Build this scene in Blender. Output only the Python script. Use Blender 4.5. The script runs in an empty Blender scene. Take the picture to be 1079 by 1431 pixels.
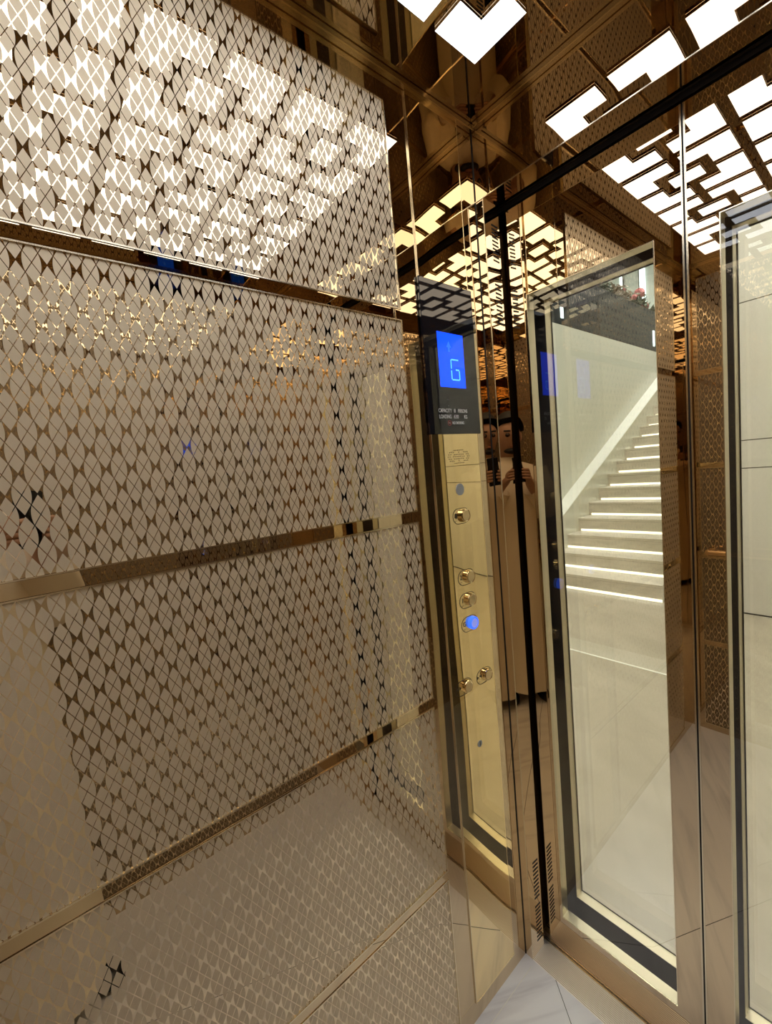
import bpy, bmesh, math, random
from mathutils import Vector, Matrix
random.seed(7)
S = bpy.context.scene
COL = S.collection
PI = math.pi

# ------------------------------------------------------------------ render / colour
S.view_settings.view_transform = 'Standard'
S.view_settings.look = 'None'
S.view_settings.gamma = 1.0
S.view_settings.exposure = 0.25
S.view_settings.use_curve_mapping = False
S.render.engine = 'CYCLES'
cy = S.cycles
cy.max_bounces = 20
cy.glossy_bounces = 14
cy.diffuse_bounces = 5
cy.transparent_max_bounces = 24
cy.transmission_bounces = 12
cy.sample_clamp_indirect = 6.0
cy.use_denoising = True

W_ = bpy.data.worlds.new('world'); S.world = W_
W_.use_nodes = True
W_.node_tree.nodes['Background'].inputs[0].default_value = (0.02, 0.02, 0.022, 1)
W_.node_tree.nodes['Background'].inputs[1].default_value = 0.4

# ------------------------------------------------------------------ dimensions (metres)
CAR_W, CAR_D, CEIL = 1.10, 1.40, 2.275
DOOR_Y = 0.078            # interior face of the car doors
LAND_Y = 0.162            # back face of the landing doors
SEAM = 0.4235
OPEN_L, OPEN_R, OPEN_H = 0.0235, 0.8235, 2.10

# ------------------------------------------------------------------ materials
def newmat(name):
    m = bpy.data.materials.new(name); m.use_nodes = True
    nt = m.node_tree
    return m, nt, nt.nodes['Principled BSDF']

def plain(name, col, rough=0.5, metal=0.0, spec=0.5, emit=None, estr=0.0, coat=0.0):
    m, nt, b = newmat(name)
    b.inputs['Base Color'].default_value = (*col, 1)
    b.inputs['Roughness'].default_value = rough
    b.inputs['Metallic'].default_value = metal
    b.inputs['Specular IOR Level'].default_value = spec
    if coat: b.inputs['Coat Weight'].default_value = coat
    if emit:
        b.inputs['Emission Color'].default_value = (*emit, 1)
        b.inputs['Emission Strength'].default_value = estr
    return m

def coords(nt, kind='Object'):
    return nt.nodes.new('ShaderNodeTexCoord').outputs[kind]

def add_wave_bump(nt, b, scale, dist, stretch=(1, 1, 1)):
    mp = nt.nodes.new('ShaderNodeMapping'); mp.inputs['Scale'].default_value = stretch
    nt.links.new(coords(nt), mp.inputs['Vector'])
    n = nt.nodes.new('ShaderNodeTexNoise'); n.inputs['Scale'].default_value = scale
    n.inputs['Detail'].default_value = 0.5
    nt.links.new(mp.outputs[0], n.inputs['Vector'])
    bp = nt.nodes.new('ShaderNodeBump'); bp.inputs['Strength'].default_value = 1.0
    bp.inputs['Distance'].default_value = dist
    nt.links.new(n.outputs[0], bp.inputs['Height'])
    nt.links.new(bp.outputs[0], b.inputs['Normal'])

def mirror(name, col, rough=0.012, scale=3.0, dist=0.0, stretch=(1, 1, 1)):
    m, nt, b = newmat(name)
    b.inputs['Base Color'].default_value = (*col, 1)
    b.inputs['Metallic'].default_value = 1.0
    b.inputs['Roughness'].default_value = rough
    if dist: add_wave_bump(nt, b, scale, dist, stretch)
    return m

BRONZE = (0.62, 0.485, 0.315)
GOLD = (0.88, 0.695, 0.385)
M = {}
M['bronze'] = mirror('bronze mirror steel', BRONZE, dist=0.0025, scale=2.2)
M['bronze_flat'] = mirror('flat bronze mirror steel', BRONZE, dist=0.0003, scale=2.0)
M['bronze_door'] = mirror('bronze mirror door skin', (0.70, 0.56, 0.385), dist=0.0006, scale=3.0)
M['jamb'] = mirror('bronze mirror jamb', (0.78, 0.635, 0.44), dist=0.0025, scale=4.0)
M['gold'] = mirror('gold mirror steel', GOLD, dist=0.0028, scale=2.2, stretch=(1, 1.6, .7))
M['strip'] = mirror('bronze mirror strip', (0.66, 0.52, 0.335), dist=0.0003, scale=3.0)
M['ceil'] = mirror('dark bronze mirror ceiling', (0.50, 0.39, 0.26), dist=0.0004, scale=3.0)
M['edge'] = plain('polished champagne edge', (0.80, 0.70, 0.52), 0.16, 1.0)
M['trim_gold'] = plain('satin gold trim', (0.72, 0.58, 0.36), 0.13, 1.0)
M['reveal'] = plain('champagne steel reveal', (0.62, 0.555, 0.41), 0.42, 1.0)
M['handrail'] = plain('polished copper gold rail', (0.85, 0.60, 0.34), 0.12, 1.0)
M['dark'] = plain('black rubber', (0.008, 0.007, 0.007), 0.6)
M['void'] = plain('black shaft face', (0.010, 0.008, 0.008), 0.55)
M['landback'] = plain('dark painted door back', (0.030, 0.027, 0.028), 0.42)
M['groove'] = plain('dark groove', (0.05, 0.035, 0.02), 0.5)
M['display'] = plain('black display glass', (0.010, 0.010, 0.013), 0.02, 0.0, 0.75)
M['lcd'] = plain('blue lcd', (0.0, 0.02, 0.25), 0.12, 0, .5, (0.003, 0.05, 1.0), 1.8)
M['lcd_char'] = plain('cyan lcd segment', (0.1, 0.5, 0.9), 0.3, 0, .5, (0.07, 0.36, 1.0), 1.5)
M['print'] = plain('white print', (0.8, 0.8, 0.8), 0.5)
M['print_dim'] = plain('grey print', (0.10, 0.10, 0.10), 0.5)
M['print_red'] = plain('red print', (0.35, 0.06, 0.05), 0.5)
M['engrave'] = plain('engraved mark', (0.045, 0.03, 0.015), 0.6)
M['button'] = plain('brushed gold button cap', (0.72, 0.57, 0.34), 0.30, 1.0)
M['button_rim'] = plain('polished gold button rim', (0.85, 0.69, 0.42), 0.08, 1.0)
M['button_blue'] = plain('blue glowing button ring', (0.05, 0.15, 0.8), 0.3, 0, .5, (0.03, 0.12, 1.0), 1.3)
M['button_blue_cap'] = plain('blue lit button cap', (0.35, 0.37, 0.60), 0.35, .2, .5, (0.22, 0.25, 0.75), 0.55)
M['silver'] = plain('grey silver disc', (0.42, 0.45, 0.52), 0.35, 0.7)
M['ceil_light'] = plain('lit white diffuser', (0.9, 0.9, 0.9), 0.4, 0, .2, (0.96, 0.99, 1.06), 3.1)
M['led'] = plain('warm white led strip', (0.9, 0.88, 0.8), 0.4, 0, .2, (1.0, 0.92, 0.74), 1.25)
M['led_cool'] = plain('cool white led strip', (0.9, 0.92, 0.95), 0.4, 0, .2, (0.80, 0.95, 1.0), 1.5)
M['lobby_fill'] = plain('added lobby fill panel', (0.9, 0.9, 0.85), 0.4, 0, .2, (1.0, 0.965, 0.93), 20.0)  # added emitters out of view, lighting the lobby and the car through the glass
M['stair_fill'] = plain('added stair fill panel', (0.9, 0.9, 0.85), 0.4, 0, .2, (1.0, 0.965, 0.93), 44.0)  # added emitters out of view, brightening the stairs
M['robe'] = plain('beige cotton robe', (0.93, 0.86, 0.74), 0.85, 0, .2)
M['skin'] = plain('skin', (0.50, 0.30, 0.21), 0.5, 0, .4)
M['hair'] = plain('black hair', (0.012, 0.010, 0.009), 0.6)
M['eye'] = plain('dark eye', (0.03, 0.02, 0.015), 0.2)
M['lips'] = plain('lips', (0.38, 0.17, 0.13), 0.5)
M['shoe'] = plain('black leather', (0.010, 0.009, 0.009), 0.25)
M['phone'] = plain('black phone body', (0.010, 0.010, 0.012), 0.15)
M['screen'] = plain('phone screen', (0.02, 0.02, 0.02), 0.1)
M['petal'] = plain('pink red petals', (0.42, 0.10, 0.10), 0.6)
M['leaf'] = plain('dark green leaves', (0.035, 0.06, 0.022), 0.55)
M['leaf_pale'] = plain('pale dried foliage', (0.20, 0.15, 0.09), 0.6)
M['parapet'] = plain('dark grey planter', (0.013, 0.015, 0.015), 0.45, 0, .25)
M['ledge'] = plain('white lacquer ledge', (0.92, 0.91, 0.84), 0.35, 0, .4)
M['lobby_white'] = plain('pale green white wall', (0.72, 0.77, 0.70), 0.5)
M['joint'] = plain('dark joint', (0.07, 0.06, 0.045), 0.6)

def mnode(nt, op, *ins, clamp=False):
    n = nt.nodes.new('ShaderNodeMath'); n.operation = op; n.use_clamp = clamp
    for i, v in enumerate(ins):
        if isinstance(v, (int, float)): n.inputs[i].default_value = v
        else: nt.links.new(v, n.inputs[i])
    return n.outputs[0]

def etched(name, axis, matt=(0.70, 0.575, 0.395)):
    """bronze mirror with matt etched cells: a thin diamond lattice, side cells of each leaf rounded"""
    A, B, LW, BULGE = 0.0309, 0.0524, 0.036, 0.135
    m, nt, b = newmat(name)
    nt.nodes.remove(b)
    out = [n for n in nt.nodes if n.type == 'OUTPUT_MATERIAL'][0]
    sx = nt.nodes.new('ShaderNodeSeparateXYZ')
    nt.links.new(coords(nt), sx.inputs[0])
    h = sx.outputs['Y'] if axis == 'y' else sx.outputs['X']
    v = sx.outputs['Z']
    p = mnode(nt, 'SUBTRACT', mnode(nt, 'MULTIPLY', h, 2 / A), 1.0)
    q = mnode(nt, 'MULTIPLY', v, 2 / B)
    s = mnode(nt, 'ADD', p, q); t = mnode(nt, 'SUBTRACT', p, q)
    def wrap(x): return mnode(nt, 'SUBTRACT', mnode(nt, 'FLOORED_MODULO', mnode(nt, 'ADD', x, 1.0), 2.0), 1.0)
    s1, t1 = wrap(s), wrap(t)
    def lined(x):
        a = mnode(nt, 'ABSOLUTE', x)
        d = mnode(nt, 'MINIMUM', a, mnode(nt, 'SUBTRACT', 1.0, a))
        return mnode(nt, 'GREATER_THAN', d, LW)
    line_ok = mnode(nt, 'MULTIPLY', lined(s1), lined(t1))
    petal = mnode(nt, 'GREATER_THAN', mnode(nt, 'MULTIPLY', s1, t1), 0.0)
    P = mnode(nt, 'ABSOLUTE', mnode(nt, 'MULTIPLY', mnode(nt, 'ADD', s1, t1), 0.5))
    Q = mnode(nt, 'MULTIPLY', mnode(nt, 'SUBTRACT', s1, t1), 0.5)
    lim = mnode(nt, 'ADD', 0.5 - LW * .6, mnode(nt, 'MULTIPLY', BULGE, mnode(nt, 'SUBTRACT', 1.0, mnode(nt, 'MULTIPLY', 4.0, mnode(nt, 'MULTIPLY', Q, Q)))))
    arc_bad = mnode(nt, 'GREATER_THAN', P, lim)
    matte = mnode(nt, 'MULTIPLY', line_ok, mnode(nt, 'SUBTRACT', 1.0, mnode(nt, 'MULTIPLY', petal, arc_bad)))
    mir = nt.nodes.new('ShaderNodeBsdfPrincipled')
    mir.inputs['Base Color'].default_value = (0.77, 0.635, 0.44, 1)
    mir.inputs['Metallic'].default_value = 1; mir.inputs['Roughness'].default_value = 0.015
    add_wave_bump(nt, mir, 2.5, 0.0005)
    mat = nt.nodes.new('ShaderNodeBsdfPrincipled')
    mat.inputs['Base Color'].default_value = (*matt, 1)
    mat.inputs['Metallic'].default_value = 0.25; mat.inputs['Roughness'].default_value = 0.52
    mx = nt.nodes.new('ShaderNodeMixShader')
    nt.links.new(matte, mx.inputs[0]); nt.links.new(mir.outputs[0], mx.inputs[1]); nt.links.new(mat.outputs[0], mx.inputs[2])
    nt.links.new(mx.outputs[0], out.inputs['Surface'])
    return m
M['etched_y'] = etched('etched mirror side', 'y')
M['etched_dimmed'] = etched('dimmed etched mirror side', 'y', (0.24, 0.18, 0.115))  # left wall's etched finish, with dimmer light painted into the matt cells
M['etched_x'] = etched('dimmed etched mirror back', 'x', (0.24, 0.18, 0.115))  # back wall copy, its lower brightness likewise put into the colour

def glass(name, tint):
    m, nt, b = newmat(name)
    nt.nodes.remove(b)
    out = [n for n in nt.nodes if n.type == 'OUTPUT_MATERIAL'][0]
    tr = nt.nodes.new('ShaderNodeBsdfTransparent'); tr.inputs[0].default_value = (*tint, 1)
    gl = nt.nodes.new('ShaderNodeBsdfGlossy'); gl.inputs['Roughness'].default_value = 0.005
    gl.inputs['Color'].default_value = (1, 1, 1, 1)
    fr = nt.nodes.new('ShaderNodeFresnel'); fr.inputs['IOR'].default_value = 1.52
    mx = nt.nodes.new('ShaderNodeMixShader')
    ge = nt.nodes.new('ShaderNodeNewGeometry')
    fac = mnode(nt, 'MULTIPLY', mnode(nt, 'MULTIPLY', fr.outputs[0], 2.0), mnode(nt, 'SUBTRACT', 1.0, ge.outputs['Backfacing']), clamp=True)
    nt.links.new(fac, mx.inputs[0]); nt.links.new(tr.outputs[0], mx.inputs[1]); nt.links.new(gl.outputs[0], mx.inputs[2])
    nt.links.new(mx.outputs[0], out.inputs['Surface'])
    return m
M['glass'] = glass('clear door glass', (0.975, 0.985, 0.965))

def marble(name, c0, c1, c2, scale, rough, rot, stretch=(1, 1, 1), spec=.5):
    m, nt, b = newmat(name)
    mp = nt.nodes.new('ShaderNodeMapping'); mp.inputs['Rotation'].default_value = (0, 0, rot)
    mp.inputs['Scale'].default_value = stretch
    mr = nt.nodes.new('ShaderNodeMapping'); mr.inputs['Rotation'].default_value = (0, 0, rot)
    nt.links.new(coords(nt), mr.inputs['Vector'])
    mp.inputs['Rotation'].default_value = (0, 0, 0)
    nt.links.new(mr.outputs[0], mp.inputs['Vector'])
    n = nt.nodes.new('ShaderNodeTexNoise'); n.inputs['Scale'].default_value = scale
    n.inputs['Detail'].default_value = 6; n.inputs['Distortion'].default_value = 0.6
    nt.links.new(mp.outputs[0], n.inputs['Vector'])
    r = nt.nodes.new('ShaderNodeValToRGB')
    e = r.color_ramp.elements
    e[0].position = .30; e[0].color = (*c0, 1); e[1].position = .72; e[1].color = (*c2, 1)
    k = e.new(.5); k.color = (*c1, 1)
    nt.links.new(n.outputs[0], r.inputs[0]); nt.links.new(r.outputs[0], b.inputs['Base Color'])
    b.inputs['Roughness'].default_value = rough
    b.inputs['Specular IOR Level'].default_value = spec
    return m
M['marble'] = marble('white veined marble', (0.70, 0.685, 0.72), (0.93, 0.925, 0.95), (0.985, 0.98, 0.99), 3.2, .32, math.radians(-62), (.6, 6.0, 1))
M['lobby_floor'] = marble('beige stone floor', (0.37, 0.32, 0.245), (0.415, 0.36, 0.28), (0.46, 0.405, 0.32), 2.2, .30, .5, (1, 2.2, 1))
M['lobby_band'] = marble('paler floor band', (0.44, 0.395, 0.31), (0.48, 0.435, 0.35), (0.52, 0.475, 0.39), 2.2, .28, .5, (1, 2.2, 1))
M['lobby_stone'] = marble('cream stone slab', (0.62, 0.585, 0.53), (0.67, 0.635, 0.58), (0.70, 0.665, 0.61), 1.6, .35, 0.1, (3.0, 1, .5))
M['stair_stone'] = marble('grey beige stair stone', (0.58, 0.52, 0.425), (0.67, 0.605, 0.50), (0.74, 0.675, 0.565), 3.0, .40, .2, (1, 3, 4))
M['lobby_gloss'] = plain('cream glossy wall', (0.67, 0.65, 0.55), 0.20, 0, .5)

def sill_material():
    m, nt, b = newmat('ridged aluminium sill')
    b.inputs['Base Color'].default_value = (0.78, 0.75, 0.69, 1)
    b.inputs['Metallic'].default_value = 0.9; b.inputs['Roughness'].default_value = 0.33
    w = nt.nodes.new('ShaderNodeTexWave'); w.wave_type = 'BANDS'; w.bands_direction = 'Y'
    w.inputs['Scale'].default_value = 70
    nt.links.new(coords(nt), w.inputs['Vector'])
    bp = nt.nodes.new('ShaderNodeBump'); bp.inputs['Strength'].default_value = .6; bp.inputs['Distance'].default_value = .0015
    nt.links.new(w.outputs[1], bp.inputs['Height']); nt.links.new(bp.outputs[0], b.inputs['Normal'])
    return m
M['sill'] = sill_material()

# ------------------------------------------------------------------ mesh helpers
class MB:
    def __init__(s): s.bm = bmesh.new(); s.smooth = False
    def box(s, x0, x1, y0, y1, z0, z1):
        v = [s.bm.verts.new(c) for c in ((x0, y0, z0), (x1, y0, z0), (x1, y1, z0), (x0, y1, z0), (x0, y0, z1), (x1, y0, z1), (x1, y1, z1), (x0, y1, z1))]
        for f in ((3, 2, 1, 0), (4, 5, 6, 7), (0, 1, 5, 4), (1, 2, 6, 5), (2, 3, 7, 6), (3, 0, 4, 7)):
            s.bm.faces.new([v[i] for i in f])
        return s
    def prism(s, pts, ext):
        """closed polygon of 3-D points extruded by the vector ext"""
        e = Vector(ext)
        a = [s.bm.verts.new(p) for p in pts]; b = [s.bm.verts.new(Vector(p) + e) for p in pts]
        s.bm.faces.new(a); s.bm.faces.new(list(reversed(b)))
        n = len(pts)
        for i in range(n): s.bm.faces.new([a[i], b[i], b[(i + 1) % n], a[(i + 1) % n]])
        return s
    def tube(s, p0, p1, r0, r1=None, n=20, cap=True):
        r1 = r0 if r1 is None else r1
        p0, p1 = Vector(p0), Vector(p1); d = (p1 - p0).normalized()
        a = d.orthogonal().normalized(); b = d.cross(a)
        R0, R1 = [], []
        for i in range(n):
            t = 2 * PI * i / n; o = a * math.cos(t) + b * math.sin(t)
            R0.append(s.bm.verts.new(p0 + o * r0)); R1.append(s.bm.verts.new(p1 + o * r1))
        for i in range(n): s.bm.faces.new([R0[i], R0[(i + 1) % n], R1[(i + 1) % n], R1[i]])
        if cap: s.bm.faces.new(list(reversed(R0))); s.bm.faces.new(R1)
        return s
    def rings(s, rings, cap=True):
        vs = [[s.bm.verts.new(p) for p in r] for r in rings]
        n = len(vs[0])
        for a, b in zip(vs, vs[1:]):
            for i in range(n): s.bm.faces.new([a[i], a[(i + 1) % n], b[(i + 1) % n], b[i]])
        if cap: s.bm.faces.new(list(reversed(vs[0]))); s.bm.faces.new(vs[-1])
        return s
    def frame(s, axis, lo, hi, u0, u1, v0, v1, w):
        """rectangular ring in the plane of the two other axes, w wide, measured inward"""
        def b(ua, ub, va, vb):
            if axis == 'x': s.box(lo, hi, ua, ub, va, vb)
            elif axis == 'y': s.box(ua, ub, lo, hi, va, vb)
            else: s.box(ua, ub, va, vb, lo, hi)
        b(u0, u1, v0, v0 + w); b(u0, u1, v1 - w, v1); b(u0, u0 + w, v0 + w, v1 - w); b(u1 - w, u1, v0 + w, v1 - w)
        return s
    def bevel(s, w, seg=2):
        bmesh.ops.bevel(s.bm, geom=list(s.bm.edges), offset=w, segments=seg, affect='EDGES', clamp_overlap=True)
        return s
    def build(s, name, mat, parent=None, origin=None, smooth=False):
        bmesh.ops.recalc_face_normals(s.bm, faces=s.bm.faces)
        o0 = Vector(origin) if origin is not None else None
        if parent is not None:
            base = Vector((0, 0, 0)); q = parent
            while q is not None: base += q.location; q = q.parent
            bmesh.ops.translate(s.bm, verts=s.bm.verts, vec=-base)
        elif o0 is not None:
            bmesh.ops.translate(s.bm, verts=s.bm.verts, vec=-o0)
        me = bpy.data.meshes.new(name); s.bm.to_mesh(me); s.bm.free()
        for m in (mat if isinstance(mat, (list, tuple)) else [mat]): me.materials.append(m)
        if smooth:
            for p in me.polygons: p.use_smooth = True
        ob = bpy.data.objects.new(name, me); COL.objects.link(ob)
        if parent is not None: ob.parent = parent
        elif o0 is not None: ob.location = o0
        return ob

def tag(o, label, cat, group=None):
    o['label'] = label; o['category'] = cat
    if group: o['group'] = group
    return o
def struct(o): o['kind'] = 'structure'; return o
def thing(name, loc, label, cat, group=None):
    o = bpy.data.objects.new(name, None); COL.objects.link(o); o.location = loc; o.empty_display_size = .05
    return tag(o, label, cat, group)

# ------------------------------------------------------------------ camera
r_ = Vector((0.63577204, 0.76661544, -0.08997043)); u_ = Vector((-0.01250343, 0.12677381, 0.99185284)); f_ = Vector((-0.7717756, 0.62946736, -0.09018457))
CAM = Vector((0.705, -0.955, 1.447))
cd = bpy.data.cameras.new('camera'); co = bpy.data.objects.new('camera', cd); COL.objects.link(co)
cd.sensor_fit = 'HORIZONTAL'; cd.sensor_width = 36.0; cd.lens = 36.0 * 602.2756 / 1079.0
cd.clip_start = 0.002; cd.clip_end = 60
mw = Matrix((( r_.x, u_.x, -f_.x, CAM.x), (r_.y, u_.y, -f_.y, CAM.y), (r_.z, u_.z, -f_.z, CAM.z), (0, 0, 0, 1)))
co.matrix_world = mw
S.camera = co

# ------------------------------------------------------------------ the car shell
struct(MB().box(-.0, CAR_W, -CAR_D, 0.0, -.03, 0.0).build('floor', M['marble']))
struct(MB().box(-.03, CAR_W + .03, -CAR_D - .03, .0, CEIL, CEIL + .03).build('ceiling', M['ceil']))
struct(MB().box(-.03, 0, -CAR_D, .0, 0, CEIL).build('wall_left', M['bronze']))
struct(MB().box(CAR_W, CAR_W + .03, -CAR_D, .0, 0, CEIL).build('wall_right', M['bronze']))
struct(MB().box(-.03, CAR_W + .03, -CAR_D - .03, -CAR_D, 0, CEIL).build('wall_back', M['bronze']))
# front wall: narrow left jamb, right return, transom above the doors
b = MB()
b.box(0, OPEN_L, 0, .060, 0, OPEN_H)
b.box(OPEN_R, CAR_W + .03, 0, .060, 0, OPEN_H)
wf = struct(b.build('wall_front', M['jamb']))
b = MB(); prf = []
for i in range(25):
    z = OPEN_H + (CEIL - OPEN_H) * i / 24
    prf.append((-.5 * .35 * max(0, 2.142 - z) ** 2, z))
vL = [b.bm.verts.new((-.03, y, z)) for y, z in prf]; vR = [b.bm.verts.new((CAR_W + .03, y, z)) for y, z in prf]
for i in range(24): b.bm.faces.new([vL[i], vR[i], vR[i + 1], vL[i + 1]])
b.box(-.03, CAR_W + .03, .0002, .074, OPEN_H, CEIL + .03)
wt = struct(b.build('wall_front.001', M['bronze_flat']))
for i, p_ in enumerate(wt.data.polygons): p_.use_smooth = i < 24
struct(MB().box(0, CAR_W, -.0022, .0, OPEN_H, OPEN_H + .0022).build('trim_1', M['edge']))
struct(MB().box(-.0005, .0016, -.0016, .0005, 0, CEIL - .013).build('trim_2', M['dark']))
struct(MB().box(OPEN_L - .0012, OPEN_L + .0008, -.0012, .0008, 0, OPEN_H).build('trim_3', M['edge']))
# ceiling edge trim
struct(MB().box(0, .013, -CAR_D, 0, CEIL - .013, CEIL).bevel(.002).build('trim_4', M['trim_gold']))
struct(MB().box(CAR_W - .013, CAR_W, -CAR_D, 0, CEIL - .013, CEIL).bevel(.002).build('trim_5', M['trim_gold']))
struct(MB().box(.013, CAR_W - .013, -.013, 0, CEIL - .013, CEIL).bevel(.002).build('trim_6', M['trim_gold']))
struct(MB().box(.013, CAR_W - .013, -CAR_D, -CAR_D + .013, CEIL - .013, CEIL).bevel(.002).build('trim_7', M['trim_gold']))
# floor tile joints
for n, (p, q, w) in enumerate((((.094, .000), (.245, -.120), .0016), ((.0304, -.02), (.0304, -1.38), .0014), ((.245, -.12), (.86, -1.38), .0016))):
    p, q = Vector((*p, 0)), Vector((*q, 0)); d = (q - p).normalized(); s_ = Vector((-d.y, d.x, 0)) * w / 2
    struct(MB().prism([p + s_, q + s_, q - s_, p - s_], (0, 0, .0004)).build('trim_%d' % (8 + n), M['print_dim'] if n != 1 else M['ledge']))

# black shaft faces in the gap between car and landing
b = MB()
b.box(-.06, -.03, .0, .24, -.05, 2.5); b.box(1.13, 1.16, .0, .24, -.05, 2.5); b.box(-.06, 1.16, .0745, .24, 2.36, 2.40)
b.box(-.03, .0, .0605, .161, -.05, 2.36); b.box(.85, 1.13, .0605, .161, -.05, 2.36)
struct(b.build('wall_shaft', M['void']))
b = MB(); b.box(0.0, CAR_W, 0.0, .150, -.03, -.0005)
tag(b.build('door_sill', M['sill']), 'ridged aluminium door sill between marble floor and bronze doors', 'door sill')
tag(MB().box(0, CAR_W, .0735, .0765, -.0005, .0035).build('sill_rail', M['edge']), 'thin bright rail along the sill at the foot of the doors', 'sill rail')

# ------------------------------------------------------------------ etched panels and mirror strips
LEVELS = [(1.795, 2.210), (1.357, 1.769), (0.917, 1.330), (0.475, 0.891), (0.035, 0.449)]
PH = [(-.7832, 2.0964), (-.8851, 1.7222), (-.9767, 1.2918), (-.9767, .7850), (-.9767, .2600)]
ORD = ['topmost', 'second from top', 'middle', 'second from bottom', 'lowest']
WHERE = {'left': 'on the left wall', 'back': 'on the back wall by the handrail', 'right': 'on the right wall behind the robed person'}
def panel(side, k):
    z0, z1 = LEVELS[k]
    bow, th = .0016, .0034
    NU, NV = 30, 16
    if side == 'left': u0, u1 = -1.26, -.293
    elif side == 'right': u0, u1 = -1.26, -.06
    else: u0, u1 = .06, 1.04
    bm = MB(); g = []
    for j in range(NV + 1):
        row = []
        for i in range(NU + 1):
            a, c = i / NU, j / NV
            u = u0 + (u1 - u0) * a; z = z0 + (z1 - z0) * c
            d = th - bow * (2 * c - 1) ** 2 - .0010 * max(0, abs(2 * a - 1) - .5) ** 2 * 4
            if side == 'left': P = (d, u, z)
            elif side == 'right': P = (CAR_W - d, u, z)
            else: P = (u, -CAR_D + d, z)
            row.append(bm.bm.verts.new(P))
        g.append(row)
    for j in range(NV):
        for i in range(NU): bm.bm.faces.new([g[j][i], g[j][i + 1], g[j + 1][i + 1], g[j + 1][i]])
    if side == 'left': org = (0, PH[k][0], PH[k][1])
    elif side == 'right': org = (CAR_W, PH[k][0], PH[k][1])
    else: org = (.06, -CAR_D, PH[k][1])
    # closed slab: the bowed face, four rims and a back against the wall
    def back(v):
        p = v.co.copy()
        if side == 'left': p.x = 0
        elif side == 'right': p.x = CAR_W
        else: p.y = -CAR_D
        return bm.bm.verts.new(p)
    border = [g[0][i] for i in range(NU)] + [g[j][NU] for j in range(NV)] + [g[NV][i] for i in range(NU, 0, -1)] + [g[j][0] for j in range(NV, 0, -1)]
    bk = [back(v) for v in border]
    nb = len(border)
    border = [bm.bm.verts.new(v.co) for v in border]
    for i in range(nb): bm.bm.faces.new([border[i], bk[i], bk[(i + 1) % nb], border[(i + 1) % nb]])
    bm.bm.faces.new(bk)
    o = bm.build('etched_panel', M[{'back': 'etched_x', 'right': 'etched_dimmed', 'left': 'etched_y'}[side]], origin=org, smooth=True)
    o.data.polygons.foreach_set('use_smooth', [i < NU * NV for i in range(len(o.data.polygons))])
    tag(o, '%s etched lattice mirror panel, %s' % (ORD[k], WHERE[side]), 'wall panel', 'etched lattice panels on the %s wall' % side)
    f = MB()
    w = .0022
    if side == 'left': f.frame('x', .0004, .0042, u0 - w, u1 + w, z0 - w, z1 + w, w)
    elif side == 'right': f.frame('x', CAR_W - .0042, CAR_W - .0004, u0 - w, u1 + w, z0 - w, z1 + w, w)
    else: f.frame('y', -CAR_D + .0004, -CAR_D + .0042, u0 - w, u1 + w, z0 - w, z1 + w, w)
    fo = f.build('edge_frame', M['edge'], o)
    fo['label'] = 'thin polished metal edging'
for side in ('left', 'back', 'right'):
    for k in range(5): panel(side, k)
    for k in range(4):
        z0, z1 = LEVELS[k + 1][1] + .0028, LEVELS[k][0] - .0028
        if side == 'left': b = MB().box(0, .0026, -1.26, -.293, z0, z1)
        elif side == 'right': b = MB().box(CAR_W - .0026, CAR_W, -1.26, -.06, z0, z1)
        else: b = MB().box(.06, 1.04, -CAR_D, -CAR_D + .0026, z0, z1)
        o = b.build('mirror_strip', M['strip'])
        tag(o, 'narrow bronze mirror strip, %s on the %s wall' % (['highest', 'second from top', 'third from top', 'lowest'][k], side), 'mirror strip', 'mirror strips between panels of the %s wall' % side)

# ------------------------------------------------------------------ handrail on the back wall
hr = thing('handrail', (.55, -CAR_D, .93), 'round copper gold handrail across the back wall of the car', 'handrail')
HB = -CAR_D
b = MB(); b.tube((.10, HB + .055, .93), (1.0, HB + .055, .93), .016, n=24); b.build('rail', M['handrail'], hr, smooth=False)
for x in (.10, 1.0):
    b = MB(); b.tube((x, HB + .060, .93), (x, HB + .0035, .93), .0155, n=20); b.build('bracket', M['handrail'], hr)

# ------------------------------------------------------------------ ceiling lights
LZ0, LZ1 = CEIL - .007, CEIL - .0002
PX, PY, CW, CDp = .147, .148, .120, .118
X0, Y0 = .123, -.137
def sides(o):
    for p in o.data.polygons: p.material_index = 0 if abs(p.normal.z) > .5 else 1
def col(i): return X0 + PX * i
def row(j): return Y0 - PY * j
ROWN = ['first', 'second', 'third', 'fourth', 'fifth', 'sixth', 'seventh', 'eighth']
for i in range(6):
    for j in range(8):
        xa, xb = col(i), col(i) + CW
        yb, ya = row(j), row(j) - CDp
        xm, ym = (xa + xb) / 2 + .003, (ya + yb) / 2
        right_notch, low_notch = (i % 2 == 0), (j % 2 == 0)
        if right_notch and low_notch:   pts = [(xa, yb), (xb, yb), (xb, ym), (xm, ym), (xm, ya), (xa, ya)]
        elif right_notch:               pts = [(xa, yb), (xm, yb), (xm, ym), (xb, ym), (xb, ya), (xa, ya)]
        elif low_notch:                 pts = [(xa, yb), (xb, yb), (xb, ya), (xm - .006, ya), (xm - .006, ym), (xa, ym)]
        else:                           pts = [(xm - .006, yb), (xb, yb), (xb, ya), (xa, ya), (xa, ym), (xm - .006, ym)]
        o = MB().prism([(x, y, LZ0) for x, y in pts], (0, 0, LZ1 - LZ0)).build('ceiling_light', [M['ceil_light'], M['bronze_flat']], origin=((xa + xb) / 2, (ya + yb) / 2, LZ0))
        sides(o)
        tag(o, 'lit L shaped ceiling light, %s from left wall, %s row from the doors' % (ROWN[i], ROWN[j]), 'ceiling light', 'L shaped ceiling lights')
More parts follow.
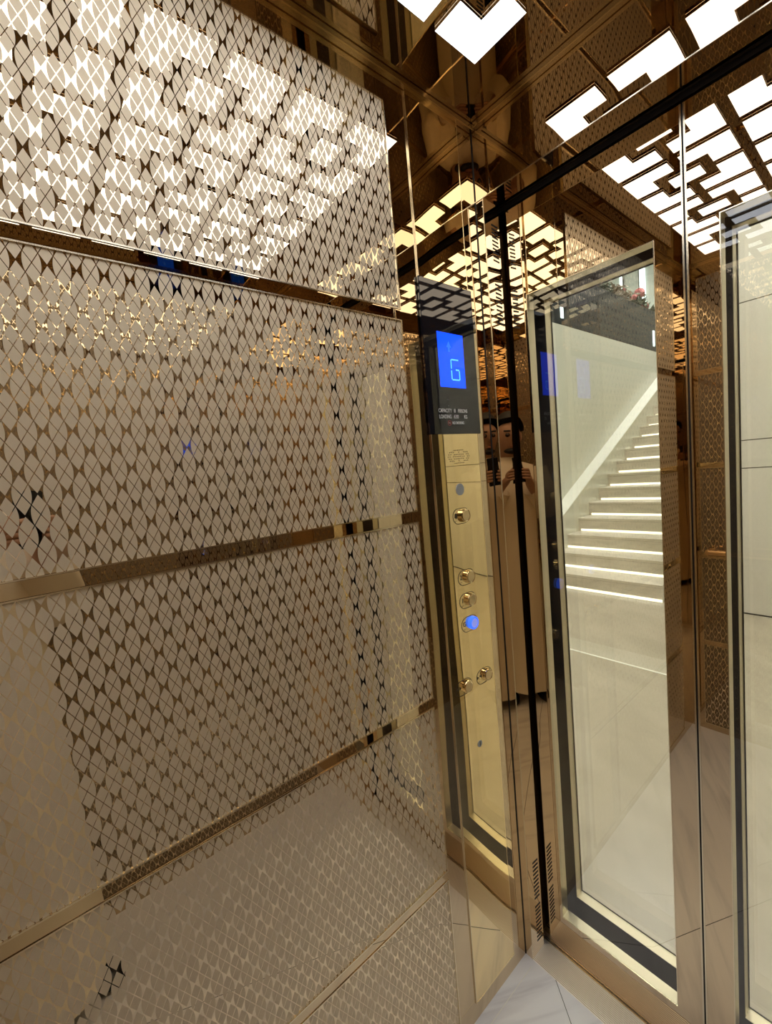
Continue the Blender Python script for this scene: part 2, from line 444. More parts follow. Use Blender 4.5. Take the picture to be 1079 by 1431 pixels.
for i in range(3):
    for j in range(4):
        xc = col(2 * i) + CW + (PX - CW) / 2; yc = row(2 * j) - CDp - (PY - CDp) / 2
        o = MB().box(xc - .041, xc + .041, yc - .032, yc + .032, LZ0, LZ1).build('bar_light', [M['ceil_light'], M['bronze_flat']], origin=(xc, yc, LZ0))
        sides(o)
        tag(o, 'small lit rectangle amid four L lights, %s from left, %s from the doors' % (ROWN[i], ROWN[j]), 'ceiling light', 'small rectangular ceiling lights')

# ------------------------------------------------------------------ car operating panel
cop = thing('control_panel', (0, -.1435, .05), 'tall gold mirror elevator button panel with black display at the corner', 'control panel')
bm = MB(); g = []
NU, NV = 8, 60
cu0, cu1, cz0, cz1 = -.2268, -.0595, .050, 2.262
for j in range(NV + 1):
    rw = []
    for i in range(NU + 1):
        a, c = i / NU, j / NV
        d = .0030 + .0008 * (1 - (2 * a - 1) ** 2)
        rw.append(bm.bm.verts.new((d, cu0 + (cu1 - cu0) * a, cz0 + (cz1 - cz0) * c)))
    g.append(rw)
for j in range(NV):
    for i in range(NU): bm.bm.faces.new([g[j][i], g[j][i + 1], g[j + 1][i + 1], g[j + 1][i]])
border = [g[0][i] for i in range(NU)] + [g[j][NU] for j in range(NV)] + [g[NV][i] for i in range(NU, 0, -1)] + [g[j][0] for j in range(NV, 0, -1)]
bk = [bm.bm.verts.new((.0002, v.co.y, v.co.z)) for v in border]
border = [bm.bm.verts.new(v.co) for v in border]
for i in range(len(border)): bm.bm.faces.new([border[i], bk[i], bk[(i + 1) % len(bk)], border[(i + 1) % len(bk)]])
bm.bm.faces.new(bk)
fp = bm.build('face_plate', M['gold'], cop, smooth=True)
fp.data.polygons.foreach_set('use_smooth', [i < NU * NV for i in range(len(fp.data.polygons))])
MB().frame('x', .0003, .0036, cu0 - .0014, cu1 + .0014, cz0 - .0014, cz1 + .0014, .0014).build('plate_edge', M['edge'], cop)
dg = MB().box(.0006, .0072, -.2335, -.0505, 1.525, 1.875).bevel(.0012).build('display_glass', M['display'], cop)
dg['label'] = 'glossy black display glass'
XF = .0074
lcd = MB().box(XF - .001, XF, -.188, -.0975, 1.635, 1.761).build('lcd_screen', M['lcd'], dg)
# the G of the floor display, in segments
b = MB()
def seg(y0, y1, z0, z1): b.box(XF, XF + .0004, y0, y1, z0, z1)
gy0, gy1, gz0, gz1 = -.1475, -.1165, 1.652, 1.702
gm = (gz0 + gz1) / 2; w = .0030
seg(gy0 + .003, gy1 - .003, gz1 - w, gz1); seg(gy0, gy0 + w, gm + .002, gz1 - .002); seg(gy0, gy0 + w, gz0 + .002, gm - .002)
seg(gy0 + .003, gy1 - .003, gz0, gz0 + w); seg(gy1 - w, gy1, gz0 + .002, gm - .002); seg(gy1 - .014, gy1 - .002, gm - w / 2, gm + w / 2)
b.build('floor_letter', M['lcd_char'], dg)
# faint travel arrow
b = MB(); b.prism([(XF, -.158, 1.728), (XF, -.150, 1.742), (XF, -.142, 1.728), (XF, -.147, 1.728), (XF, -.147, 1.718), (XF, -.153, 1.718), (XF, -.153, 1.728)], (.0003, 0, 0))
b.build('travel_arrow', plain('faint arrow', (.03, .15, .7), .4, 0, .5, (.008, .07, 1.0), 1.8), dg)

TM = Matrix(((0, 0, 1, 0), (1, 0, 0, 0), (0, 1, 0, 0), (0, 0, 0, 1)))   # text reads along +y, faces +x
def text(body, y, z, size, x, mat, parent, name, width=None, align='CENTER', ext=.00015, bold=0.0):
    cu = bpy.data.curves.new(name, 'FONT'); cu.body = body; cu.size = size; cu.align_x = align; cu.align_y = 'CENTER'
    cu.extrude = ext; cu.offset = bold
    to = bpy.data.objects.new(name, cu); COL.objects.link(to)
    bpy.context.view_layer.update()
    me = bpy.data.meshes.new_from_object(to.evaluated_get(bpy.context.evaluated_depsgraph_get()))
    bpy.data.objects.remove(to); bpy.data.curves.remove(cu)
    if width:
        xs = [v.co.x for v in me.vertices]; k = width / (max(xs) - min(xs)); c = (max(xs) + min(xs)) / 2
        for v in me.vertices: v.co.x = (v.co.x - c) * k
    base = Vector((0, 0, 0)); q = parent
    while q is not None: base += q.location; q = q.parent
    me.transform(Matrix.Translation(Vector((x, y, z)) - base) @ TM)
    me.materials.clear(); me.materials.append(mat)
    o = bpy.data.objects.new(name, me); COL.objects.link(o); o.parent = parent
    return o
zt1, zt2, zt3 = 1.5795, 1.5655, 1.5510
text('CAPACITY', -.1785, zt1, .0125, XF, M['print'], dg, 'printed_line', .046, bold=.0001)
text('8', -.1450, zt1, .0125, XF, M['print'], dg, 'printed_line', .006, bold=.0001)
text('PERSONS', -.1160, zt1, .0125, XF, M['print'], dg, 'printed_line', .034, bold=.0001)
text('LOADING', -.1790, zt2, .0125, XF, M['print'], dg, 'printed_line', .042, bold=.0001)
text('630', -.1410, zt2, .0125, XF, M['print'], dg, 'printed_line', .017, bold=.0001)
text('KG', -.1060, zt2, .0125, XF, M['print'], dg, 'printed_line', .011, bold=.0001)
text('NO SMOKING', -.1350, zt3, .0095, XF, M['print'], dg, 'printed_line', .042, bold=.0001)
# no smoking roundel
b = MB(); n = 28
for r0, r1 in ((.0052, .0064),):
    for i in range(n):
        a0, a1 = 2 * PI * i / n, 2 * PI * (i + 1) / n
        b.prism([(XF, -.1665 + r * math.cos(a), zt3 + r * math.sin(a)) for r, a in ((r0, a0), (r1, a0), (r1, a1), (r0, a1))], (.0003, 0, 0))
b.prism([(XF, -.1703, zt3 + .0032), (XF, -.1695, zt3 + .0040), (XF, -.1627, zt3 - .0032), (XF, -.1635, zt3 - .0040)], (.0004, 0, 0))
b.build('no_smoking_sign', M['print_red'], dg)
MB().box(XF, XF + .0002, -.1695, -.1635, zt3 - .0006, zt3 + .0006).build('cigarette_mark', M['print'], dg)
for zz, rr in ((1.606, .0026), (1.591, .0022)):
    b = MB(); b.tube((XF, -.166, zz), (XF + .0003, -.166, zz), rr, n=12); b.build('indicator_mark', M['print_dim'], dg)
# speaker holes
b = MB()
for j in range(-3, 4):
    for i in range(-6, 7):
        yy = i * .0064 + (.0032 if j % 2 else 0); zz = j * .0052
        e = (yy / .041) ** 2 + (zz / .0178) ** 2
        if e <= 1.0 and not (.35 < e < .5): b.tube((.0032, -.1385 + yy, 1.4705 + zz), (.0042, -.1385 + yy, 1.4705 + zz), .0012, n=8)
b.build('speaker_grille', M['engrave'], cop)
b = MB(); b.tube((.003, -.144, 1.3903), (.0056, -.144, 1.3903), .0150, .0142, n=32); b.build('sensor_disc', M['silver'], cop)
# buttons in engraved oblong plaques
def stadium(yl, yr, z, hh, wl=.0012):
    pts = []
    for i in range(17): a = PI / 2 + PI * i / 16; pts.append((yl + hh + hh * math.cos(a), z + hh * math.sin(a)))
    for i in range(17): a = -PI / 2 + PI * i / 16; pts.append((yr - hh + hh * math.cos(a), z + hh * math.sin(a)))
    b = MB(); c = ((yl + yr) / 2, z); k = len(pts)
    inn = [((p[0] - c[0]) * (1 - wl / ((yr - yl) / 2)) + c[0], (p[1] - c[1]) * (1 - wl / hh) + c[1]) for p in pts]
    for i in range(k):
        a, d = i, (i + 1) % k
        b.prism([(.0036, *pts[a]), (.0036, *pts[d]), (.0036, *inn[d]), (.0036, *inn[a])], (.0007, 0, 0))
    return b
BT = [('bell', -.137, 1.3252), ('2', -.1352, 1.171), ('1', -.1362, 1.1122), ('G', -.1352, 1.0515), ('open', -.1739, .8985), ('close', -.0938, .8990)]
for lab, y, z in BT:
    lit = lab == 'G'
    pk = stadium(y - .040, y + .021, z, .0195).build('button_plaque', M['engrave'], cop)
    rim = MB(); R = .0162
    prof = [(R, .003), (R, .0105), (R * .97, .0122), (R * .86, .0128)]
    rings = [[(.0 + h, y + r * math.cos(2 * PI * i / 36), z + r * math.sin(2 * PI * i / 36)) for i in range(36)] for r, h in prof]
    rings.append([(.0122, y + R * .80 * math.cos(2 * PI * i / 36), z + R * .80 * math.sin(2 * PI * i / 36)) for i in range(36)])
    bt = rim.rings(rings).build('button', M['button_blue'] if lit else M['button_rim'], cop, smooth=False)
    bt['label'] = ('floor button ringed in glowing blue light' if lit else 'round raised gold push button')
    c = MB(); c.tube((.0118, y, z), (.0127, y, z), R * .70, n=32); c.build('button_cap', M['button_blue_cap'] if lit else M['button'], bt)
    ly = y - .0285
    XE = .0040
    if lab in ('2', '1', 'G'):
        text(lab, ly, z + .002, .0165, XE, M['engrave'], cop, 'engraved_label', bold=.0002)
    elif lab == 'bell':
        b = MB(); n = 14
        pts = [(-.0062, -.0045), (.0062, -.0045), (.0048, -.002), (.0044, .003), (.0022, .0062), (-.0022, .0062), (-.0044, .003), (-.0048, -.002)]
        b.prism([(XE, ly + p[0], z + .002 + p[1]) for p in pts], (.0003, 0, 0)); b.tube((XE, ly, z - .0042), (XE + .0003, ly, z - .0042), .0018, n=10)
        b.build('engraved_bell', M['engrave'], cop)
    else:
        b = MB(); s = 1 if lab == 'open' else -1
        for k in (-1, 1):
            cx = ly + k * .0058
            tip = cx + k * s * .0034; bs = cx - k * s * .0026
            b.prism([(XE, tip, z + .002), (XE, bs, z + .0068), (XE, bs, z - .0028)], (.0003, 0, 0))
        b.box(XE, XE + .0003, ly - .0004, ly + .0004, z - .004, z + .008)
        b.build('engraved_arrows', M['engrave'], cop)
    b = MB()
    for dy, dz in ((-.003, -.0105), (.001, -.0105), (-.003, -.0135)): b.tube((XE - .0005, ly + dy, z + dz), (XE + .0003, ly + dy, z + dz), .0008, n=8)
    b.build('raised_dots', M['engrave'], cop)
kh = MB(); kh.tube((.0032, -.14, .7282), (.0050, -.14, .7282), .0085, n=24); k_ = kh.build('key_switch', M['silver'], cop)
MB().box(.0050, .0053, -.1412, -.1388, .7225, .7340).build('key_slot', M['engrave'], k_)
b = MB()
b.box(.0032, .0041, -.1850, -.1842, .62, .745); b.build('service_flap_seam', M['engrave'], cop)
# ------------------------------------------------------------------ vents on the jamb
for lab, zb, zt in (('highest', 1.955, 2.050), ('second from top', 1.80, 1.905), ('second from bottom', .165, .290), ('lowest', .030, .150)):
    b = MB(); n = 10
    for i in range(n):
        z = zb + (zt - zb) * (i + .5) / n; hgt = (zt - zb) / n * .22
        y0, y1 = .028, .053
        b.prism([(OPEN_L - .0006, y0, z - hgt + .001), (OPEN_L - .0006, y1, z - hgt - .001), (OPEN_L - .0006, y1, z + hgt - .001), (OPEN_L - .0006, y0, z + hgt + .001)], (.0010, 0, 0))
    o = b.build('vent_slots', M['dark'])
    tag(o, 'column of dark vent slots in the left door jamb, %s of four' % lab, 'vent', 'vent slots in the door jamb')

# ------------------------------------------------------------------ doors
GZ0, GZ1 = .120, 1.864
def leaf(name, x0, x1, gx0, gx1, y0, y1, ztop, skin, back, pane_y, reveal, seam_side, gasket):
    """frame of four members around a glass pane"""
    b = MB()
    zb = .006
    b.box(x0, gx0, y0, y1, zb, ztop); b.box(gx1, x1, y0, y1, zb, ztop)
    b.box(gx0, gx1, y0, y1, zb, GZ0); b.box(gx0, gx1, y0, y1, GZ1, ztop)
    bmesh.ops.remove_doubles(b.bm, verts=b.bm.verts, dist=1e-6)
    d = b.build(name, skin)
    struct(d)
    # reveal lining of the opening
    MB().frame('y', y0 + .0006, y1 - .0004, gx0 - .0002, gx1 + .0002, GZ0 - .0002, GZ1 + .0002, .0012).build('reveal', reveal, d)
    g = MB().box(gx0 + .0011, gx1 - .0011, pane_y, pane_y + .005, GZ0 + .0011, GZ1 - .0011).build('glass_pane', M['glass'], d)
    if gasket is not None:
        MB().frame('y', gasket, gasket + .002, gx0 + .0008, gx1 - .0008, GZ0 + .0008, GZ1 - .0008, .0026).build('gasket', M['dark'], d)
    return d
dA = leaf('door_1', .004, SEAM - .0016, .079, .369, DOOR_Y, DOOR_Y + .030, 2.086, M['bronze_door'], M['landback'], DOOR_Y + .0006, M['reveal'], 1, None)
dB = leaf('door_2', SEAM + .0016, .843, .478, .768, DOOR_Y, DOOR_Y + .030, 2.086, M['bronze_door'], M['landback'], DOOR_Y + .0006, M['reveal'], -1, None)
for d, x0, x1 in ((dA, .079, .369), (dB, .478, .768)):
    MB().frame('y', DOOR_Y - .0006, DOOR_Y + .0004, x0 - .0008, x1 + .0008, GZ0 - .0008, GZ1 + .0008, .0018).build('glass_edge', M['edge'], d)
for d, x in ((dA, SEAM - .0046), (dB, SEAM + .0016)):
    MB().box(x, x + .0030, DOOR_Y - .0010, DOOR_Y + .0006, .006, 2.086).build('leading_edge', M['edge'], d)
tag(MB().box(SEAM - .0014, SEAM + .0014, DOOR_Y + .002, DOOR_Y + .028, .006, 2.086).build('door_seal', M['dark']), 'black rubber seal down the middle between the two door leaves', 'seal')
dC = leaf('door_3', .004, SEAM - .0016, .079, .369, LAND_Y, LAND_Y + .030, 2.30, M['landback'], M['bronze_door'], LAND_Y + .024, M['reveal'], 1, LAND_Y + .0295)
dD = leaf('door_4', SEAM + .0016, .843, .478, .768, LAND_Y, LAND_Y + .030, 2.30, M['landback'], M['bronze_door'], LAND_Y + .024, M['reveal'], -1, LAND_Y + .0295)
# hanger box above the car doors, dark
struct(MB().box(-.03, 1.13, DOOR_Y, DOOR_Y + .03, 2.092, 2.36).build('wall_header', M['void']))

# ------------------------------------------------------------------ lobby
struct(MB().box(-7, 4.0, .150, 10.2, -.06, -.0008).build('floor.001', M['lobby_floor']))
struct(MB().box(-2.14, -.12, 2.04, 2.24, -.0008, .0010).build('trim_11', M['lobby_band']))  # paler band across the lobby floor, bright line along its near edge
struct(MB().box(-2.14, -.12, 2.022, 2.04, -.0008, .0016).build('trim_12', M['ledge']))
b = MB(); b.box(-7, -.05, .205, .235, 0, 5.4); b.box(.90, 4.0, .205, .235, 0, 5.4); b.box(-.05, .90, .205, .235, 2.15, 5.4)
struct(b.build('wall_near', M['lobby_gloss']))
# right of the stairs: stone wall with joints
YW = 3.535
struct(MB().box(-.755, 4.0, YW, YW + .16, 0, 5.4).build('wall_far', M['lobby_stone']))
for n, z in enumerate((1.222, 1.447, 2.523, 3.60)):
    struct(MB().box(-.75, 4.0, YW - .0006, YW + .002, z - .004, z + .004).build('trim_%d' % (13 + n), M['joint']))
struct(MB().box(-.75, 4.0, YW - .0010, YW + .002, 0.0, .011).build('shadow_gap_far', M['dark']))  # black strip painting the shade of the recess at the wall foot
struct(MB().box(4.0, 4.06, .2, YW, 0, 5.4).build('wall_side', M['lobby_stone']))
for n, z in enumerate((1.222, 1.447, 2.523, 3.60)):
    struct(MB().box(3.998, 4.001, .235, YW, z - .004, z + .004).build('trim_%d' % (17 + n), M['joint']))
struct(MB().box(-.755, -.62, YW + .16, 8.6, 0, 2.9).build('wall_stair', M['lobby_white']))
# left of the stairs: cream wall standing back behind a sloped white ledge
XU, XL = -2.14, -1.97
struct(MB().box(XU - .16, XU, .235, 9.4, 0, 3.115).build('wall_cream', M['lobby_gloss']))
zl = lambda y: .7236 + .517 * (y - 3.964)
struct(MB().prism([(XU, 2.58, 0), (XU, 8.4, 0), (XU, 8.4, zl(8.4) - .012), (XU, 2.58, zl(2.58) - .012)], (XL - XU, 0, 0)).build('wall_stringer', M['lobby_gloss']))
ld = MB().prism([(XU, 2.60, zl(2.60) - .012), (XU, 8.4, zl(8.4) - .012), (XU, 8.4, zl(8.4)), (XU, 2.60, zl(2.60))], (XL - XU, 0, 0)).build('sloping_ledge', M['ledge'])
struct(ld); ld.name = 'trim_21'
# staircase
st = thing('staircase', (-1.36, 3.48, 0), 'stone staircase with a glowing strip under every step, beyond the glass doors', 'staircase')
SX0, SX1 = -1.97, -.757
RISE, TREAD, SY = .164, .2958, 3.480
for k in range(16):
    y, z = SY + k * TREAD, k * RISE
    b = MB(); b.box(SX0, SX1, y, y + TREAD + .02, max(0, z), z + RISE - .030)
    s_ = b.build('step', M['stair_stone'], st)
    b = MB(); b.box(SX0, SX1, y - .004, y + TREAD + .004, z + RISE - .0275, z + RISE); b.build('tread', M['stair_stone'], s_)
    b = MB(); b.box(SX0 + .01, SX1, y + .0005, y + .02, z + RISE - .030, z + RISE - .0275); b.build('nosing_groove', M['joint'], s_)
    b = MB(); b.box(SX0 + (.03 if k > 2 else .0), SX1, y - .006, y + .0, z + .003, z + .028); b.build('led_strip', M['led'], s_)
# upper landing edge: dark glass panel, flowers, light strips on the far wall
tag(MB().box(XU - .45, XU, .3, 9.3, 3.118, 3.80).bevel(.006).build('parapet_panel', M['parapet']), 'long dark glass panel on top of the cream wall', 'parapet')  # opaque dark box drawn in place of a dark glass panel
for y0, y1, z0, z1, lb in ((4.50, 4.56, 3.20, 3.33, 'short bright light strip low on the dark glass panel at left'), (7.62, 7.68, 3.20, 3.46, 'short bright light strip low on the dark glass panel at right')):
    tag(MB().box(XU, XU + .012, y0, y1, z0, z1).build('strip_light', M['led_cool']), lb, 'light strip', 'light strips upstairs')
struct(MB().box(-7, 4.0, 9.5, 9.6, 0, 5.4).build('wall_end', M['lobby_white']))
for xa, xb, lb in ((-2.97, -2.865, 'wide upright light strip on the far wall behind the flowers'), (-3.36, -3.31, 'narrow upright light strip on the far wall left of the wide one')):
    tag(MB().box(xa, xb, 9.47, 9.5, 3.9, 5.2).build('strip_light', M['led_cool']), lb, 'light strip', 'light strips upstairs')
tag(MB().box(-2.985, -2.972, 9.46, 9.5, 3.0, 5.3).build('wall_batten', M['joint']), 'thin dark upright line beside the wide far light strip', 'batten')
tag(MB().box(-3.300, -3.285, 9.46, 9.5, 3.0, 5.3).build('wall_batten', M['joint']), 'thin dark upright line beside the narrow far light strip', 'batten')
struct(MB().box(-7.06, -7, .2, 9.6, 0, 5.4).build('wall_west', M['lobby_white']))
struct(MB().box(-7, 4.06, .2, 9.6, 5.4, 5.46).build('ceiling.001', M['lobby_white']))
LL = 0
for x in (-4.6, .1, 1.2, 2.8):
    for y in (1.3, 2.8):
        o = MB().box(x - .35, x + .35, y - .3, y + .3, 5.37, 5.3995).build('fill_panel', M['lobby_fill'])
        tag(o, 'added unseen lobby ceiling lamp, %s from the left in the %s row' % (['first', 'second', 'third', 'fourth'][(-4.6, .1, 1.2, 2.8).index(x)], 'near' if y < 2 else 'far'), 'ceiling lamp', 'added lobby lamps')
for x, y, nm in ((-1.4, 5.0, 'nearer'), (-1.4, 7.4, 'farther'), (-4.6, 6.5, 'left')):
    o = MB().box(x - .35, x + .35, y - .3, y + .3, 5.37, 5.3995).build('fill_panel', M['stair_fill'])
    tag(o, 'added unseen ceiling lamp high over the stairs, the %s one' % nm, 'ceiling lamp', 'added stair lamps')
# shrubs along the glass panel
def shrub(y, z, rad, n, mat, label, blooms):
    root = thing('flowering_shrub', (XU - .16, y, z), label, 'plant', 'plants along the trough')
    b = MB()
    for i in range(n):
        d = Vector((random.gauss(0, 1), random.gauss(0, 1), random.gauss(.3, .8))).normalized()
        rr = rad * random.uniform(.4, 1.15)
        c = Vector((XU - .16, y, z + .05)) + Vector((d.x * rr * .55, d.y * rr * 1.1, d.z * rr * .8))
        c.z = max(c.z, z + .062 + random.uniform(0, .05))
        a = Vector((random.gauss(0, 1), random.gauss(0, 1), random.gauss(0, .6))).normalized(); L = random.uniform(.035, .06)
        s_ = a.orthogonal().normalized() * L * .35
        nrm = a.cross(s_).normalized() * .0015
        b.prism([c - a * L, c + s_, c + a * L, c - s_], nrm)
    b.build('foliage', mat, root)
    b = MB()
    for i in range(5): b.tube((XU - .16, y + (i - 2) * .02, z + .006), (XU - .16 + random.uniform(-.06, .08), y + (i - 2) * rad * .4, z + rad * .7), .006, .003, n=6)
    b.build('stem', M['leaf'], root)
    for dy, dz, r in blooms:
        b = MB(); c = Vector((XU - .10, y + dy, z + dz))
        for k in range(14):
            a = k * 2.4; e = math.acos(1 - 1.6 * (k + .5) / 14)
            o = Vector((math.sin(e) * math.cos(a), math.sin(e) * math.sin(a), math.cos(e)))
            u = o.orthogonal().normalized(); v = o.cross(u)
            p = c + o * r * .75
            b.prism([p + (u * math.cos(t) + v * math.sin(t)) * r * .55 for t in [2 * PI * q / 7 for q in range(7)]], o * r * .10)
        b.build('blossom', M['petal'], root)
TZ = 3.80
shrub(4.55, TZ, .22, 200, M['leaf'], 'low dark green shrub at the left end of the glass panel', [])
shrub(5.25, TZ, .25, 260, M['leaf_pale'], 'brownish dry shrub near the left of the glass panel', [(.1, .12, .03)])
shrub(5.95, TZ, .27, 300, M['leaf'], 'dense dark green shrub in the middle of the glass panel', [(.15, .16, .03), (-.1, .1, .028)])
shrub(6.66, TZ, .29, 320, M['leaf_pale'], 'brownish shrub with a pale pink flower right of the middle', [(.1, .2, .035)])
shrub(7.40, TZ, .30, 320, M['leaf'], 'green shrub with large pink red roses before the light strips', [(-.02, .27, .085), (.22, .10, .06), (.02, .05, .05), (-.25, .16, .05)])
shrub(8.10, TZ, .16, 120, M['leaf'], 'small green shrub with a pink bloom at the right end', [(.02, .06, .045)])

# ------------------------------------------------------------------ the photographer (seen in the mirrors)
BX, BY = .885, -1.135
F = Vector((-.775, .632, 0)); Rr = Vector((.632, .775, 0))
def P(f, r, z): return Vector((BX, BY, 0)) + F * f + Rr * r + Vector((0, 0, z))
person = thing('person', (BX, BY, 0), 'person in a long beige robe and black shoes holding up a black phone', 'person')
V, E_, RAD = [], [], []
def vv(f, r, z, rad, prev=None):
    if f > .2: f, r = f - .037, r + .02
    V.append(P(f, r, z)); RAD.append(rad); i = len(V) - 1
    if prev is not None: E_.append((prev, i))
    return i
pel = vv(0, 0, .90, .115)
sp = vv(.00, 0, 1.05, .108, pel); ch = vv(-.005, 0, 1.22, .120, sp); up = vv(-.01, 0, 1.36, .095, ch)
nk = vv(.0, 0, 1.445, .050, up); nk2 = vv(.015, 0, 1.505, .050, nk)
hd = vv(.03, 0, 1.56, .072, nk2); hd2 = vv(.035, 0, 1.62, .086, hd); hd3 = vv(.02, 0, 1.680, .070, hd2)
HANDS = []
for s in (-1, 1):
    hip = vv(0, s * .085, .84, .085, pel); kn = vv(.02, s * .095, .47, .055, hip); an = vv(-.01, s * .10, .10, .038, kn)
    hl = vv(.04, s * .105, .05, .036, an); toe = vv(.13, s * .115, .030, .026, hl)
    sh = vv(-.01, s * .165, 1.375, .058, up); el = vv(.075, s * .190, 1.155, .043, sh); wr = vv(.205, s * .085, 1.300, .027, el)
    pm = vv(.255, s * .058, 1.345, .024, wr); pm2 = vv(.270, s * .054, 1.372, .020, pm)
    # four fingers wrap the phone's back, thumb on the screen side
    for q in range(4):
        z = 1.345 + q * .016; ln = (.8, 1.0, 1.05, .9)[3 - q]
        a = vv(.284, s * .056, z, .0085, pm2 if q >= 2 else pm)
        b1 = vv(.302, s * .048, z + .001, .0080, a)
        b2 = vv(.3035, s * (.048 - .022 * ln), z + .003, .0072, b1)
        b3 = vv(.3010, s * (.048 - .036 * ln), z + .005, .0065, b2)
    t0 = vv(.262, s * .045, 1.385, .0105, pm2); t1 = vv(.268, s * .034, 1.405, .0090, t0); t2 = vv(.272, s * .020, 1.418, .0075, t1)
me = bpy.data.meshes.new('body'); me.from_pydata([v - Vector((BX, BY, 0)) for v in V], E_, [])
body = bpy.data.objects.new('body', me); COL.objects.link(body)
sk = body.modifiers.new('skin', 'SKIN'); sk.use_smooth_shade = True; sk.branch_smoothing = .3
if not me.skin_vertices: me.skin_vertices.new()
for i, sv in enumerate(me.skin_vertices[0].data):
    sv.radius = (RAD[i], RAD[i]); sv.use_root = (i == 0)
sb = body.modifiers.new('sub', 'SUBSURF'); sb.levels = 2; sb.render_levels = 2
bpy.context.view_layer.update()
ev = body.evaluated_get(bpy.context.evaluated_depsgraph_get())
mb = bpy.data.meshes.new_from_object(ev)
body.modifiers.clear(); body.data = mb; mb.materials.clear(); mb.materials.append(M['skin'])
body.name = 'body'; body.parent = person
def ball(name, c, r, mat, parent, sc=(1, 1, 1), seg=20):
    bm = MB(); bmesh.ops.create_uvsphere(bm.bm, u_segments=seg, v_segments=seg // 2, radius=1)
    for v in bm.bm.verts:
        q = v.co; v.co = c + F * (q.x * r * sc[0]) + Rr * (q.y * r * sc[1]) + Vector((0, 0, q.z * r * sc[2]))
    return bm.build(name, mat, parent, smooth=True)
for s in (-1, 1):
    ball('eye', P(.112, s * .032, 1.605), .011, M['eye'], person)
    ball('ear', P(.02, s * .082, 1.595), .024, M['skin'], person, (.7, .35, 1.2))
    bb = MB(); bb.tube(P(.113, s * .018, 1.627), P(.106, s * .048, 1.630), .005, n=8); bb.build('eyebrow', M['hair'], person)
b = MB(); b.rings([[P(.108, -.010, 1.60), P(.108, .010, 1.60), P(.112, .006, 1.61), P(.112, -.006, 1.61)], [P(.112, -.018, 1.568), P(.112, .018, 1.568), P(.134, .010, 1.572), P(.134, -.010, 1.572)]]); b.bevel(.003).build('nose', M['skin'], person, smooth=True)
ball('mouth', P(.101, 0, 1.540), .022, M['lips'], person, (.5, 1, .28))
# hair cap with a short beard line
b = MB(); bmesh.ops.create_uvsphere(b.bm, u_segments=28, v_segments=16, radius=1)
kill = [v for v in b.bm.verts if (v.co.z < -.35) or (v.co.x > .45 and v.co.z < .42)]
bmesh.ops.delete(b.bm, geom=kill, context='VERTS')
for v in b.bm.verts:
    q = v.co; v.co = P(.020, 0, 1.645) + F * (q.x * .106) + Rr * (q.y * .096) + Vector((0, 0, q.z * .102))
b.build('hair', M['hair'], person, smooth=True)
ball('beard', P(.078, 0, 1.512), .040, M['hair'], person, (.8, 1.15, .5))
# robe: body tube to the ankles, two sleeves, collar
N = 40
def ring(cf, z, a, bb, fold=0.0):
    out = []
    for i in range(N):
        t = 2 * PI * i / N; k = 1 + fold * math.sin(7 * t + z * 5)
        out.append(P(cf + a * k * math.cos(t), bb * k * math.sin(t), z))
    return out
prof = [(.02, .07, .170, .190, .05), (.02, .20, .165, .186, .045), (.01, .45, .158, .184, .04), (.005, .70, .155, .185, .03), (.0, .92, .148, .180, .02),
        (.0, 1.08, .145, .178, .015), (.0, 1.22, .147, .186, .01), (-.01, 1.32, .130, .196, .006), (-.01, 1.385, .108, .190, 0), (-.008, 1.425, .085, .125, 0), (.0, 1.450, .064, .072, 0), (.003, 1.475, .060, .064, 0)]
b = MB(); b.rings([ring(*[c[0], c[1], c[2], c[3], c[4]]) for c in prof], cap=False)
rb = b.build('robe', M['robe'], person, smooth=True)
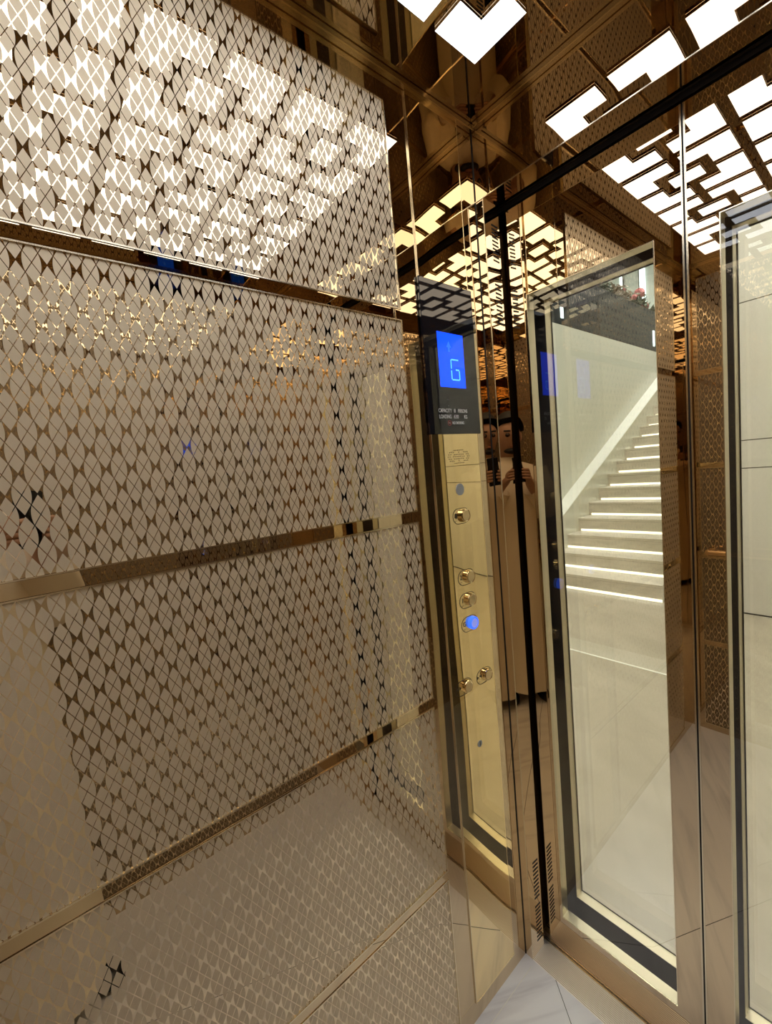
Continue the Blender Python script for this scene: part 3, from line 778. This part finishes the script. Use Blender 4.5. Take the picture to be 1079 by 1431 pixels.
for s in (-1, 1):
    pts = [(P(-.01, s * .150, 1.365), .082), (P(.030, s * .185, 1.270), .080), (P(.075, s * .195, 1.150), .080), (P(.125, s * .155, 1.195), .074), (P(.168, s * .090 + .015, 1.292), .066)]
    rg = []
    for i, (c, r) in enumerate(pts):
        d = (pts[min(i + 1, len(pts) - 1)][0] - pts[max(i - 1, 0)][0]).normalized()
        a = d.cross(Vector((0, 0, 1))).normalized(); e = a.cross(d)
        rg.append([c + (a * math.cos(2 * PI * k / 24) + e * math.sin(2 * PI * k / 24)) * r * (1 + .04 * math.sin(5 * 2 * PI * k / 24 + i)) for k in range(24)])
    MB().rings(rg, cap=False).build('sleeve', M['robe'], person, smooth=True)
    b = MB()
    rg = []
    for f0, w, h in ((-.055, .030, .03), (-.04, .042, .085), (.02, .046, .095), (.08, .050, .070), (.14, .050, .055), (.18, .036, .045), (.20, .012, .03)):
        rg.append([P(f0, s * .108 + w * math.cos(2 * PI * k / 16), .0 + max(0.0, h * .5 + h * .5 * math.sin(2 * PI * k / 16))) for k in range(16)])
    b.rings(rg).build('shoe', M['shoe'], person, smooth=True)
# phone, its lens just behind the viewpoint
PF = Vector((-.7717756, .62946736, -.09018457)).normalized()
ph_r = Vector((0.63577204, 0.76661544, -0.08997043)); ph_u = Vector((-0.01250343, 0.12677381, 0.99185284))
lens = CAM - PF * .0035
pc = lens - ph_u * .052
def phone_box(hu, hr, d0, d1, cu=0, cr=0):
    return [pc + ph_u * (cu + a * hu) + ph_r * (cr + b_ * hr) + PF * d for a, b_, d in ((-1, -1, d0), (-1, 1, d0), (1, 1, d0), (1, -1, d0), (-1, -1, d1), (-1, 1, d1), (1, 1, d1), (1, -1, d1))]
def hexa(c):
    b = MB(); v = [b.bm.verts.new(p) for p in c]
    for f in ((3, 2, 1, 0), (4, 5, 6, 7), (0, 1, 5, 4), (1, 2, 6, 5), (2, 3, 7, 6), (3, 0, 4, 7)): b.bm.faces.new([v[i] for i in f])
    return b
phn = thing('phone', pc, 'black phone held upright in both hands of the robed person', 'phone')
hexa(phone_box(.077, .037, -.0085, -.0005)).bevel(.003, 3).build('case', M['phone'], phn)
hexa(phone_box(.073, .034, -.0090, -.0084)).build('screen', M['screen'], phn)
b = MB(); b.tube(lens - PF * .0005 - ph_r * .022, lens + PF * .0012 - ph_r * .022, .0075, n=24); b.build('camera_lens', M['phone'], phn)
